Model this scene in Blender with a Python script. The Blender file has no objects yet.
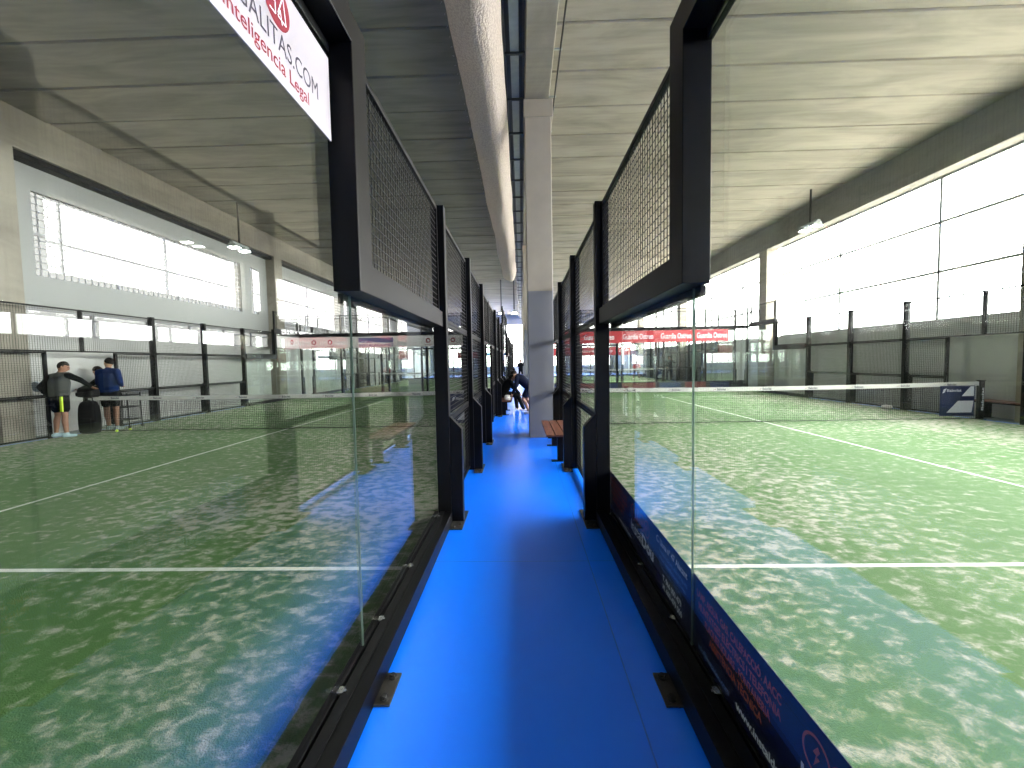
import bpy, bmesh, math, random
from mathutils import Vector, Matrix, noise
R = math.radians
random.seed(7)
SC = bpy.context.scene
COL = SC.collection

# ------------------------------------------------------------------ calibration of the place
H_EYE = 1.5792
NET_Y = 10.06                 # net line of the first row of courts
ROW = 21.3                    # distance to the second row
CY = (10.06, 10.06 + ROW)     # court centres in y
GL, GR = -0.85, 0.845         # glass planes along the aisle
CXL, CXR = GL - 5.0, GR + 5.0
WX = 11.6                     # wall planes
ZC = 7.45                     # ceiling
COLY = [8.5 + 10.3 * k for k in range(-2, 5)]     # near faces of the columns
Y0, Y1 = -9.0, 52.5

# ------------------------------------------------------------------ materials
def new_mat(name):
    m = bpy.data.materials.new(name); m.use_nodes = True
    nt = m.node_tree
    for n in list(nt.nodes): nt.nodes.remove(n)
    out = nt.nodes.new('ShaderNodeOutputMaterial')
    return m, nt, out
def N(nt, t, **kw):
    n = nt.nodes.new(t)
    for k, v in kw.items():
        if k.startswith('i_'):
            key = k[2:]
            key = int(key) if key.isdigit() else key.replace('_', ' ')
            n.inputs[key].default_value = v
        else: setattr(n, k, v)
    return n
def L(nt, a, b): nt.links.new(a, b)
def coords(nt, scale=(1, 1, 1), src='Object'):
    tc = N(nt, 'ShaderNodeTexCoord'); mp = N(nt, 'ShaderNodeMapping'); mp.inputs['Scale'].default_value = scale
    L(nt, tc.outputs[src], mp.inputs['Vector']); return mp.outputs['Vector']
def principled(name, col, rough=.5, metal=0., spec=.5, var=.0, vscale=6., bump=0., bscale=60., vs=(1, 1, 1), sub=0., sheen=0., coat=0.):
    m, nt, out = new_mat(name)
    b = N(nt, 'ShaderNodeBsdfPrincipled')
    b.inputs['Base Color'].default_value = (*col, 1); b.inputs['Roughness'].default_value = rough
    b.inputs['Metallic'].default_value = metal; b.inputs['Specular IOR Level'].default_value = spec
    b.inputs['Coat Weight'].default_value = coat
    L(nt, b.outputs[0], out.inputs[0])
    v = coords(nt, vs)
    no = N(nt, 'ShaderNodeTexNoise', i_Scale=vscale, i_Detail=5.)
    L(nt, v, no.inputs['Vector'])
    mx = N(nt, 'ShaderNodeMix', data_type='RGBA')
    lo = tuple(max(0, c * (1 - var)) for c in col); hi = tuple(min(1, c * (1 + var)) for c in col)
    mx.inputs[6].default_value = (*lo, 1); mx.inputs[7].default_value = (*hi, 1)
    L(nt, no.outputs['Fac'], mx.inputs[0]); L(nt, mx.outputs[2], b.inputs['Base Color'])
    if bump:
        n2 = N(nt, 'ShaderNodeTexNoise', i_Scale=bscale, i_Detail=3.); L(nt, v, n2.inputs['Vector'])
        bp = N(nt, 'ShaderNodeBump', i_Strength=bump, i_Distance=.01)
        L(nt, n2.outputs['Fac'], bp.inputs['Height']); L(nt, bp.outputs[0], b.inputs['Normal'])
    return m
def ramp(nt, fac, stops):
    r = N(nt, 'ShaderNodeValToRGB'); cr = r.color_ramp
    while len(cr.elements) < len(stops): cr.elements.new(.5)
    for e, (p, c) in zip(cr.elements, stops): e.position = p; e.color = c if len(c) == 4 else (*c, 1)
    L(nt, fac, r.inputs[0]); return r.outputs[0]
def math_(nt, op, a, b=None, c=None):
    n = N(nt, 'ShaderNodeMath', operation=op)
    for i, s in enumerate((a, b, c)):
        if s is None: continue
        if isinstance(s, (int, float)): n.inputs[i].default_value = s
        else: L(nt, s, n.inputs[i])
    return n.outputs[0]
def mixc(nt, f, a, b):
    n = N(nt, 'ShaderNodeMix', data_type='RGBA')
    for i, s in ((0, f), (6, a), (7, b)):
        if isinstance(s, (int, float)): n.inputs[i].default_value = s
        elif isinstance(s, tuple): n.inputs[i].default_value = (*s, 1)
        else: L(nt, s, n.inputs[i])
    return n.outputs[2]

def glass_mat(name, tint, gain=1.0):
    # thin pane: straight transmission and a Fresnel reflection at each face
    m, nt, out = new_mat(name)
    geo = N(nt, 'ShaderNodeNewGeometry')
    ior = math_(nt, 'ADD', math_(nt, 'MULTIPLY', geo.outputs['Backfacing'], 1 / 1.5 - 1.5), 1.5)
    fr = N(nt, 'ShaderNodeFresnel'); L(nt, ior, fr.inputs['IOR'])
    fac = math_(nt, 'MULTIPLY', fr.outputs[0], gain)
    t = N(nt, 'ShaderNodeBsdfTransparent'); t.inputs[0].default_value = (*tint, 1)
    g = N(nt, 'ShaderNodeBsdfGlossy'); g.inputs['Roughness'].default_value = 0.0
    g.inputs['Color'].default_value = (1, 1, 1, 1)
    mx = N(nt, 'ShaderNodeMixShader'); L(nt, fac, mx.inputs[0]); L(nt, t.outputs[0], mx.inputs[1]); L(nt, g.outputs[0], mx.inputs[2])
    L(nt, mx.outputs[0], out.inputs[0]); return m

def turf_mat():
    m, nt, out = new_mat('sanded_green_turf')
    b = N(nt, 'ShaderNodeBsdfPrincipled'); b.inputs['Roughness'].default_value = .85; b.inputs['Specular IOR Level'].default_value = .25
    L(nt, b.outputs[0], out.inputs[0])
    v = coords(nt)
    big = N(nt, 'ShaderNodeTexNoise', i_Scale=.45, i_Detail=3.); L(nt, v, big.inputs['Vector'])
    mp = N(nt, 'ShaderNodeMapping'); mp.inputs['Scale'].default_value = (1.0, 1.25, 1); L(nt, v, mp.inputs['Vector'])
    md = N(nt, 'ShaderNodeTexNoise', i_Scale=7.5, i_Detail=9., i_Roughness=.66, i_Distortion=.25); L(nt, mp.outputs[0], md.inputs['Vector'])
    fn = N(nt, 'ShaderNodeTexNoise', i_Scale=140., i_Detail=2.); L(nt, v, fn.inputs['Vector'])
    green = mixc(nt, big.outputs['Fac'], (.066, .142, .044), (.098, .195, .060))
    green = mixc(nt, math_(nt, 'MULTIPLY', fn.outputs['Fac'], .5), green, (.02, .055, .014))
    sp_ = N(nt, 'ShaderNodeSeparateXYZ'); L(nt, v, sp_.inputs[0])
    ex = math_(nt, 'ABSOLUTE', sp_.outputs[0]); side_ = N(nt, 'ShaderNodeMapRange', clamp=True); L(nt, ex, side_.inputs[0])
    for i_, v_ in ((1, .6), (2, 4.2), (3, -.05), (4, .05)): side_.inputs[i_].default_value = v_
    ey = math_(nt, 'ABSOLUTE', sp_.outputs[1]); back = N(nt, 'ShaderNodeMapRange', clamp=True); L(nt, ey, back.inputs[0])
    for i_, v_ in ((1, 5.6), (2, 7.6), (3, .02), (4, -.03)): back.inputs[i_].default_value = v_
    thr = math_(nt, 'ADD', md.outputs['Fac'], math_(nt, 'MULTIPLY', math_(nt, 'SUBTRACT', big.outputs['Fac'], .5), .30))
    thr = math_(nt, 'ADD', thr, math_(nt, 'ADD', side_.outputs[0], back.outputs[0]))
    thr = math_(nt, 'ADD', thr, math_(nt, 'MULTIPLY', math_(nt, 'SUBTRACT', fn.outputs['Fac'], .5), .10))
    sand = ramp(nt, thr, [(.47, (0, 0, 0)), (.545, (.25, .25, .25)), (.64, (.95, .95, .95))])
    c = mixc(nt, sand, green, (.34, .33, .28))
    # court lines, painted into the pile (object coordinates: court centre at the origin)
    sx = N(nt, 'ShaderNodeSeparateXYZ'); L(nt, v, sx.inputs[0])
    ax = math_(nt, 'ABSOLUTE', sx.outputs[0]); ay = math_(nt, 'ABSOLUTE', sx.outputs[1])
    serv = math_(nt, 'COMPARE', ay, 6.98, .026)
    cen = math_(nt, 'MULTIPLY', math_(nt, 'COMPARE', ax, 0., .026), math_(nt, 'LESS_THAN', ay, 7.15))
    wear = ramp(nt, md.outputs['Fac'], [(.3, (.6, .6, .6)), (.55, (1, 1, 1))])
    line = math_(nt, 'MULTIPLY', math_(nt, 'MAXIMUM', serv, cen), wear)
    c = mixc(nt, line, c, (.62, .62, .60))
    L(nt, c, b.inputs['Base Color'])
    bp = N(nt, 'ShaderNodeBump', i_Strength=.6, i_Distance=.01); L(nt, fn.outputs['Fac'], bp.inputs['Height']); L(nt, bp.outputs[0], b.inputs['Normal'])
    return m

def floor_mat():
    m, nt, out = new_mat('blue_floor_paint')
    b = N(nt, 'ShaderNodeBsdfPrincipled'); b.inputs['Specular IOR Level'].default_value = .5
    L(nt, b.outputs[0], out.inputs[0])
    v = coords(nt)
    n1 = N(nt, 'ShaderNodeTexNoise', i_Scale=1.3, i_Detail=5.); L(nt, v, n1.inputs['Vector'])
    n2 = N(nt, 'ShaderNodeTexNoise', i_Scale=25., i_Detail=6.); L(nt, v, n2.inputs['Vector'])
    c = mixc(nt, n1.outputs['Fac'], (.000, .150, .93), (.001, .185, 1.0))
    sx = N(nt, 'ShaderNodeSeparateXYZ'); L(nt, v, sx.inputs[0])
    j1 = math_(nt, 'COMPARE', sx.outputs[0], .50, .0035)
    j2 = math_(nt, 'COMPARE', math_(nt, 'MODULO', math_(nt, 'ADD', sx.outputs[1], 40.), 5.0), 3.2, .0035)
    c = mixc(nt, math_(nt, 'MULTIPLY', math_(nt, 'MAXIMUM', j1, j2), .55), c, (.0, .04, .30))
    L(nt, c, b.inputs["Base Color"])
    r = math_(nt, 'MULTIPLY_ADD', n1.outputs['Fac'], .10, .285); L(nt, r, b.inputs['Roughness'])
    bp = N(nt, 'ShaderNodeBump', i_Strength=.03, i_Distance=.01); L(nt, n2.outputs['Fac'], bp.inputs['Height']); L(nt, bp.outputs[0], b.inputs['Normal'])
    return m

def concrete_mat(name, base, dark, s=(.35, 1.6, 1)):
    m, nt, out = new_mat(name)
    b = N(nt, 'ShaderNodeBsdfPrincipled'); b.inputs['Roughness'].default_value = .8; b.inputs['Specular IOR Level'].default_value = .3
    L(nt, b.outputs[0], out.inputs[0])
    v = coords(nt, s)
    n1 = N(nt, 'ShaderNodeTexNoise', i_Scale=1.1, i_Detail=7., i_Roughness=.6, i_Distortion=.8); L(nt, v, n1.inputs['Vector'])
    v2 = coords(nt, (.15, 9, 1))
    n2 = N(nt, 'ShaderNodeTexNoise', i_Scale=1.5, i_Detail=4.); L(nt, v2, n2.inputs['Vector'])
    f = math_(nt, 'ADD', math_(nt, 'MULTIPLY', n1.outputs['Fac'], .82), math_(nt, 'MULTIPLY', n2.outputs['Fac'], .18))
    c = ramp(nt, f, [(.36, dark), (.56, base), (.68, tuple(min(1, x * 1.12) for x in base))])
    L(nt, c, b.inputs['Base Color'])
    n3 = N(nt, 'ShaderNodeTexNoise', i_Scale=40., i_Detail=4.); L(nt, coords(nt), n3.inputs['Vector'])
    bp = N(nt, 'ShaderNodeBump', i_Strength=.2, i_Distance=.01); L(nt, n3.outputs['Fac'], bp.inputs['Height']); L(nt, bp.outputs[0], b.inputs['Normal'])
    return m

def column_mat():
    m, nt, out = new_mat('half_painted_concrete')
    b = N(nt, 'ShaderNodeBsdfPrincipled'); b.inputs['Roughness'].default_value = .6
    L(nt, b.outputs[0], out.inputs[0])
    v = coords(nt)
    sx = N(nt, 'ShaderNodeSeparateXYZ'); L(nt, v, sx.inputs[0])
    n = N(nt, 'ShaderNodeTexNoise', i_Scale=2.0, i_Detail=6.); L(nt, v, n.inputs['Vector'])
    con = mixc(nt, n.outputs['Fac'], (.19, .17, .14), (.29, .26, .215))
    pai = mixc(nt, n.outputs['Fac'], (.15, .155, .175), (.175, .18, .20))
    c = mixc(nt, math_(nt, 'LESS_THAN', sx.outputs[2], 3.0), con, pai)
    L(nt, c, b.inputs['Base Color']); return m

def wood_mat():
    m, nt, out = new_mat('varnished_slat_wood')
    b = N(nt, 'ShaderNodeBsdfPrincipled'); b.inputs['Roughness'].default_value = .45
    L(nt, b.outputs[0], out.inputs[0])
    n = N(nt, 'ShaderNodeTexNoise', i_Scale=8., i_Detail=5.); L(nt, coords(nt, (6, .6, 6)), n.inputs['Vector'])
    L(nt, ramp(nt, n.outputs['Fac'], [(.35, (.08, .03, .018)), (.65, (.19, .07, .04))]), b.inputs['Base Color']); return m

def netting_mat():
    m, nt, out = new_mat('bundled_white_netting')
    b = N(nt, 'ShaderNodeBsdfPrincipled'); b.inputs['Roughness'].default_value = .75
    b.inputs['Base Color'].default_value = (.72, .67, .62, 1)
    tr = N(nt, 'ShaderNodeBsdfTranslucent'); tr.inputs[0].default_value = (.60, .54, .48, 1)
    mx = N(nt, 'ShaderNodeMixShader'); mx.inputs[0].default_value = .35
    L(nt, b.outputs[0], mx.inputs[1]); L(nt, tr.outputs[0], mx.inputs[2]); L(nt, mx.outputs[0], out.inputs[0])
    v = coords(nt, (9, 2.2, 9))
    n = N(nt, 'ShaderNodeTexNoise', i_Scale=3., i_Detail=4., i_Distortion=.5); L(nt, v, n.inputs['Vector'])
    vo = N(nt, 'ShaderNodeTexVoronoi', i_Scale=38.); L(nt, coords(nt), vo.inputs['Vector'])
    h = math_(nt, 'ADD', math_(nt, 'MULTIPLY', n.outputs['Fac'], 1.5), math_(nt, 'MULTIPLY', vo.outputs['Distance'], .6))
    bp = N(nt, 'ShaderNodeBump', i_Strength=.8, i_Distance=.03); L(nt, h, bp.inputs['Height']); L(nt, bp.outputs[0], b.inputs['Normal'])
    c = ramp(nt, vo.outputs['Distance'], [(.1, (.66, .59, .53)), (.7, (.36, .31, .27))])
    L(nt, c, b.inputs['Base Color'])
    return m

def emit_mat(name, col, s):
    m, nt, out = new_mat(name)
    e = N(nt, 'ShaderNodeEmission'); e.inputs[0].default_value = (*col, 1); e.inputs[1].default_value = s
    L(nt, e.outputs[0], out.inputs[0]); return m

M = {}
M['black'] = principled('black_powder_coat', (.0010, .0010, .0015), .42, 0, .20, .2, 20)
M['mesh'] = principled('black_mesh_wire', (.006, .006, .006), .5, 0, .3)
M['rubber'] = principled('black_rubber', (.006, .006, .006), .8)
M['glass'] = glass_mat('court_glass', (.962, .985, .968))
M['winglass'] = glass_mat('window_glass', (.97, .98, .98), .5)
M['leftglaze'] = glass_mat('tinted_grid_glazing', (.25, .25, .25), .5)
M['turf'] = turf_mat(); M['floor'] = floor_mat()
M['ceil'] = concrete_mat('ceiling_concrete', (.265, .242, .198), (.185, .168, .135))
M['beam'] = concrete_mat('beam_concrete', (.26, .24, .20), (.19, .17, .14), (1, .3, 1))
M['beam_backlit'] = concrete_mat('backlit_beam_concrete', (.19, .185, .17), (.14, .135, .125), (1, .3, 1)); M['column'] = column_mat(); M['wood'] = wood_mat()  # grey tone takes in the shade of the backlit right beam
M['panelwhite'] = principled('white_wall_panel', (.25, .255, .25), .6, var=.05, vscale=.6)
M['plaster'] = principled('grey_lower_wall', (.42, .42, .41), .8, var=.10, vscale=.8, bump=.1)
M['plaster_right'] = principled('grey_blockwork', (.37, .375, .38), .85, var=.12, vscale=.8, bump=.15)
M['mullion'] = principled('window_bar_grey', (.32, .32, .34), .5)
M['galv'] = principled('galvanised_steel', (.30, .33, .32), .6, .0, var=.2, vscale=9)
M['steel'] = principled('bare_steel', (.55, .55, .55), .25, 1.)
M['netting'] = netting_mat()
M['tape'] = principled('white_net_tape', (.55, .54, .52), .6)
M['cord'] = principled('black_net_cord', (.012, .014, .014), .8)
M['navy'] = principled('navy_vinyl', (.008, .018, .075), .4)
M['navyad'] = principled('deep_blue_vinyl', (.0008, .0022, .030), .35)
M['orange'] = principled('orange_print', (.42, .09, .045), .5)
M['whiteprint'] = principled('white_print', (.70, .72, .78), .5)
M['paleprint'] = principled('pale_blue_print', (.12, .20, .42), .5)
M['white'] = principled('white_sign_face', (.40, .365, .385), .45)
M['crimson'] = principled('crimson_print', (.24, .006, .022), .5)
M['darkprint'] = principled('dark_grey_print', (.06, .05, .075), .5)
M['red'] = principled('red_banner', (.42, .02, .03), .5)
M['bluev'] = principled('blue_banner', (.02, .22, .62), .5)
M['purple'] = principled('purple_grey_print', (.16, .14, .30), .5)
M['darksteel'] = principled('dark_tray_steel', (.035, .042, .042), .5)
M['brick'] = principled('muted_red_print', (.10, .02, .02), .6)
M['hooddark'] = principled('black_cloth', (.004, .005, .006), .9, 0, .12)
M['hood'] = principled('grey_marl_cloth', (.075, .080, .078), .95, 0, .12, var=.25, vscale=60)
M['navycloth'] = principled('navy_cloth', (.006, .02, .085), .85, 0, .12, var=.15, vscale=10)
M['navydark'] = principled('dark_navy_cloth', (.005, .008, .022), .85, 0, .12)
M['olive'] = principled('dark_olive_cloth', (.016, .019, .015), .9, 0, .12)
M['slate'] = principled('slate_cloth', (.03, .035, .04), .9)
M['redcloth'] = principled('red_cloth', (.40, .03, .03), .9)
M['skin'] = principled('skin', (.30, .15, .095), .55, var=.08, vscale=12)
M['hair'] = principled('dark_hair', (.006, .0045, .004), .6, 0, .12, bump=.6, bscale=90)
M['neon'] = principled('neon_yellow', (.62, .85, .02), .5)
M['shoe'] = principled('pale_blue_shoe', (.35, .50, .60), .6)
M['shoewhite'] = principled('white_shoe', (.75, .70, .70), .6)
M['shoegrey'] = principled('grey_shoe', (.22, .27, .28), .6)
M['bluerk'] = principled('light_blue_racket', (.50, .58, .68), .3)
M['edgefloor'] = principled('grey_edge_floor', (.20, .23, .26), .7, var=.2, vscale=2)
M['charcoal'] = principled('unseen_dark_wall', (.05, .05, .05), .8)  # tone of the unseen rear wall, chosen to send little light back
M['ball'] = principled('felt_yellow', (.60, .80, .05), .95, bump=.5, bscale=300)
M['bag'] = principled('black_bag_fabric', (.003, .003, .004), .7, 0, .15, bump=.3, bscale=40)
M['bagwhite'] = principled('white_bag_fabric', (.65, .63, .63), .7)
M['ground'] = principled('outside_concrete', (.66, .61, .53), .9, var=.15, vscale=.2)  # outside ground, made pale and warm to bounce light onto the ceiling
M['lamp'] = emit_mat('lit_lamp_face', (1, .98, .94), 60)

# ------------------------------------------------------------------ mesh helpers
class MB:
    def __init__(s): s.v = []; s.f = []; s.sm = []
    def add(s, vs, fs, smooth=False):
        o = len(s.v); s.v += [tuple(v) for v in vs]; s.f += [tuple(o + i for i in f) for f in fs]; s.sm += [smooth] * len(fs)
    def box(s, x0, x1, y0, y1, z0, z1):
        vs = [(x, y, z) for x in (x0, x1) for y in (y0, y1) for z in (z0, z1)]
        s.add(vs, [(0, 1, 3, 2), (4, 6, 7, 5), (0, 4, 5, 1), (2, 3, 7, 6), (0, 2, 6, 4), (1, 5, 7, 3)]); return s
    def prism(s, pts, axis, a, b):       # closed polygon pts (2-D) swept along an axis from a to b
        n = len(pts)
        def P(p, t): return {'x': (t, p[0], p[1]), 'y': (p[0], t, p[1]), 'z': (p[0], p[1], t)}[axis]
        vs = [P(p, a) for p in pts] + [P(p, b) for p in pts]
        fs = [tuple(range(n))[::-1], tuple(range(n, 2 * n))] + [(i, (i + 1) % n, n + (i + 1) % n, n + i) for i in range(n)]
        s.add(vs, fs); return s
    def tube(s, p0, p1, r, n=8, r1=None, caps=True, smooth=True):
        p0, p1 = Vector(p0), Vector(p1); r1 = r if r1 is None else r1
        d = (p1 - p0).normalized(); u = d.orthogonal().normalized(); w = d.cross(u)
        vs = []
        for p, rr in ((p0, r), (p1, r1)):
            for i in range(n):
                a = 2 * math.pi * i / n; vs.append(p + (u * math.cos(a) + w * math.sin(a)) * rr)
        fs = [(i, (i + 1) % n, n + (i + 1) % n, n + i) for i in range(n)]
        s.add(vs, fs, smooth)
        if caps: s.add(vs, [tuple(range(n))[::-1], tuple(range(n, 2 * n))])
        return s
    def path(s, pts, r, n=8):
        for a, b in zip(pts, pts[1:]): s.tube(a, b, r, n)
        return s
    def ball(s, c, r, nu=12, nv=8, sq=(1, 1, 1), rot=None):
        c = Vector(c); vs = []; fs = []
        for j in range(nv + 1):
            t = math.pi * j / nv
            for i in range(nu):
                a = 2 * math.pi * i / nu
                p = Vector((math.sin(t) * math.cos(a) * sq[0], math.sin(t) * math.sin(a) * sq[1], math.cos(t) * sq[2])) * r
                if rot is not None: p = rot @ p
                vs.append(c + p)
        for j in range(nv):
            for i in range(nu):
                a, b2 = j * nu + i, j * nu + (i + 1) % nu
                fs.append((a, a + nu, b2 + nu, b2))
        s.add(vs, fs, True); return s
    def capsule(s, p0, p1, r0, r1, n=12):
        s.tube(p0, p1, r0, n, r1); s.ball(p0, r0, n, 8); s.ball(p1, r1, n, 8); return s
    def build(s, name, mat, parent=None, bevel=0., loc=None):
        me = bpy.data.meshes.new(name); me.from_pydata(s.v, [], s.f); me.update()
        me.polygons.foreach_set('use_smooth', s.sm)
        me.materials.append(M[mat] if isinstance(mat, str) else mat)
        o = bpy.data.objects.new(name, me); COL.objects.link(o)
        if loc is not None: o.location = loc
        if parent is not None: o.parent = parent
        if bevel:
            md = o.modifiers.new('bevel', 'BEVEL'); md.width = bevel; md.segments = 2; md.limit_method = 'ANGLE'; md.angle_limit = R(40)
        return o

def tag(o, label=None, cat=None, group=None, kind=None):
    if label: o['label'] = label
    if cat: o['category'] = cat
    if group: o['group'] = group
    if kind: o['kind'] = kind
    return o
def empty(name, loc=(0, 0, 0), rz=0):
    o = bpy.data.objects.new(name, None); COL.objects.link(o); o.location = loc; o.rotation_euler = (0, 0, rz)
    o.empty_display_size = .2; return o
def copy_tree(o, parent=None):
    c = o.copy(); COL.objects.link(c); c.parent = parent
    for k in ('label', 'category', 'group'):
        if k in c and parent is None and k != 'category': del c[k]
    for ch in list(o.children): copy_tree(ch, c)
    return c
def struct(mb, name, mat, **kw): return tag(mb.build(name, mat, **kw), kind='structure')

_font_cache = {}
def text_mb(mb, txt, size, origin, ax, up, nrm, depth=.0012, align='LEFT', fit=None, bold=0.):
    """append lettering to mb; origin = left end of the baseline, ax = reading direction, fit = length to fill"""
    key = (txt, bold)
    if key not in _font_cache:
        cu = bpy.data.curves.new('t', 'FONT'); cu.body = txt; cu.size = 1; cu.resolution_u = 3; cu.offset = bold
        ob = bpy.data.objects.new('t', cu); COL.objects.link(ob)
        dg = bpy.context.evaluated_depsgraph_get(); me = bpy.data.meshes.new_from_object(ob.evaluated_get(dg))
        _font_cache[key] = ([tuple(v.co) for v in me.vertices], [tuple(p.vertices) for p in me.polygons])
        bpy.data.objects.remove(ob); bpy.data.curves.remove(cu); bpy.data.meshes.remove(me)
    vs, fs = _font_cache[key]
    if not vs: return
    w = max(v[0] for v in vs); sx = size if fit is None else fit / w
    off = {'LEFT': 0, 'CENTER': -.5 * w * sx, 'RIGHT': -w * sx}[align]
    o, ax, up, nrm = Vector(origin), Vector(ax), Vector(up), Vector(nrm)
    mb.add([o + ax * (v[0] * sx + off) + up * v[1] * size + nrm * depth for v in vs], fs)

# ------------------------------------------------------------------ the shell
struct(MB().box(-WX - .3, WX + .3, Y0, Y1, -.25, 0), 'floor', 'floor')
struct(MB().box(-70, 70, -40, 90, -.6, -.27), 'ground', 'ground')
for nm, cx, cy in (('court_turf', CXL, CY[0]), ('court_turf', CXR, CY[0]), ('court_turf', CXL, CY[1]), ('court_turf', CXR, CY[1])):
    o = struct(MB().box(-4.99, 4.99, -9.99, 9.99, .0005, .012), nm, 'turf', loc=(cx, cy, 0)); o['label'] = 'sanded green artificial turf with white lines'

for xa, xb in ((-11.6, -10.98), (10.98, 11.6)): struct(MB().box(xa, xb, Y0, Y1, .0, .006), 'floor_edge', 'edgefloor')
# ceiling: precast planks 1.2 m wide laid across the hall
c = MB()
y = 7.56 - 1.2 * 16
while y < Y1:
    for (xa, xb) in ((-11.9, -.28), (.50, 11.9)):
        dz = random.uniform(-.008, .008)
        c.prism([(y + .014, ZC + .3), (y + .014, ZC + .03 + dz), (y + .034, ZC + dz), (y + 1.166, ZC + dz), (y + 1.186, ZC + .03 + dz), (y + 1.186, ZC + .3)], 'x', xa, xb)
    y += 1.2
c.box(-12, 12, Y0, Y1, ZC + .29, ZC + .45)
struct(c, 'ceiling', 'ceil')
struct(MB().box(.15, .63, Y0, Y1, 6.75, ZC + .35), 'trim_1', 'beam', bevel=.015)          # central beam
struct(MB().box(11.2, 11.75, Y0, Y1, 6.45, ZC + .3), 'trim_2', 'beam_backlit', bevel=.015)        # edge beams
struct(MB().box(-11.75, -11.2, Y0, Y1, 6.55, ZC + .3), 'trim_3', 'beam', bevel=.015)
struct(MB().box(-11.72, -11.3, Y0, Y1, 6.42, 6.55), 'trim_4', 'mesh')                     # black strip standing in for the shadow gap under the left beam

def column(x0, x1, y, name, z1, cap=None):
    b = MB().box(x0, x1, y, y + .6, 0, z1)
    if cap: b.box(x0 - .02, x1 + .04, y - .02, y + .62, z1 - .35, z1)
    return struct(b, name, 'column' if cap else 'beam', bevel=.012)
n = 0
for y in COLY:
    n += 1
    if y < Y0 + .5: continue
    column(.14, .66, y, 'wall_column_middle', 6.76, True)
    if True:
        column(11.2, 11.72, y + .55, 'wall_column_right', 6.5); column(-11.72, -11.2, y + .10, 'wall_column_left', 6.6)

# side walls
struct(MB().box(WX, WX + .2, Y0, Y1, 0, 2.5), 'wall_right', 'plaster_right')
struct(MB().box(-WX - .2, -WX, Y0, Y1, 0, 2.42), 'wall_left', 'plaster')
wl = MB()
wno = 0
for i, y in enumerate(COLY):
    ya, yb = y + .95, y + 10.5
    ya, yb = max(ya, Y0), min(yb, Y1)
    if yb - ya < 1: continue
    # right bay: one wide window from the block wall to the beam
    wno += 1
    w = MB()
    for z in (2.52, 3.86, 5.22, 6.43): w.box(WX + .03, WX + .10, ya, yb, z - .034, z + .034)
    k = 0
    yy = y + 3.45
    while yy < yb: w.box(WX + .03, WX + .10, yy - .034, yy + .034, 2.5, 6.45); yy += 3.6
    wo = struct(w, 'window_%d' % wno, 'mullion')
    p = MB().box(WX + .06, WX + .066, ya, yb, 2.5, 6.45).build('pane', 'winglass', wo)
    # left bay: white panel with a gridded light, a low band of windows under it
    zb, zt = 3.86, 5.85
    za, zd = 3.06, 6.45
    g0, g1 = ya + .35, yb - .75
    if i >= 3: zb, g0 = 3.35, ya + .1; g1 = yb - .1
    pa, pb = max(Y0, y + .2), min(Y1, y + 10.5)
    wl.box(-WX - .12, -WX, pa, pb, zt, zd); wl.box(-WX - .12, -WX, pa, pb, za, zb)
    wl.box(-WX - .12, -WX, pa, g0, zb, zt); wl.box(-WX - .12, -WX, g1, pb, zb, zt)
    if i < 3: wl.box(-WX - .12, -WX + .0, g1 - 1.1, g1 - .45, zb, zt); 
    wno += 1
    w = MB(); yy = g0
    while yy < g1: w.box(-WX - .09, -WX - .065, yy - .013, yy + .013, zb, zt); yy += .172
    zz = zb
    while zz < zt: w.box(-WX - .09, -WX - .065, g0, g1, zz - .012, zz + .012); zz += .172
    yy = g0
    while yy < g1 + .01: w.box(-WX - .10, -WX - .04, yy - .03, yy + .03, zb, zt); yy += (g1 - g0) / 4
    w.box(-WX - .10, -WX - .04, g0, g1, (zb + zt) / 2 - .03, (zb + zt) / 2 + .03)
    wo = struct(w, 'window_%d' % wno, 'mullion')
    MB().box(-WX - .085, -WX - .08, g0, g1, zb, zt).build('pane', 'leftglaze', wo)
    wno += 1
    w = MB()
    for z in (2.44, 2.88, 3.04): w.box(-WX - .10, -WX - .04, ya, yb, z - .02, z + .02)
    yy = ya
    while yy < yb: w.box(-WX - .10, -WX - .04, yy - .03, yy + .03, 2.42, 3.06); yy += 1.65
    wo = struct(w, 'window_%d' % wno, 'mullion')
    MB().box(-WX - .085, -WX - .08, ya, yb, 2.42, 3.06).build('pane', 'leftglaze', wo)
struct(wl, 'wall_left_upper', 'panelwhite')
# end wall with a broad window, unseen rear wall darkened for black court frames
for nm, ye, s in (('wall_far', Y1, 1), ('wall_rear', Y0, -1)):
    a, b2 = (ye, ye + .25) if s > 0 else (ye - .25, ye)
    if s < 0:
        struct(MB().box(-12, 12, a, b2, 0, ZC + .4), nm, 'charcoal'); continue
    w = MB(); w.box(-12, 12, a, b2, 0, 1.0); w.box(-12, 12, a, b2, 6.2, ZC + .4)
    for x0, x1 in ((-12, -11.2), (11.2, 12), (-6.2, -5.6), (5.6, 6.2)): w.box(x0, x1, a, b2, 1.0, 6.2)
    struct(w, nm, 'plaster')
    wno += 1; w = MB()
    for k in range(17): w.box(-11.2 + 1.4 * k - .02, -11.2 + 1.4 * k + .02, a + .1, a + .14, 1, 6.2)
    for z in (2.3, 3.6, 4.9): w.box(-11.2, 11.2, a + .1, a + .14, z - .02, z + .02)
    wo = struct(w, 'window_%d' % wno, 'mullion')
    MB().box(-11.2, 11.2, a + .115, a + .12, 1, 6.2).build('pane', 'winglass', wo)

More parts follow.
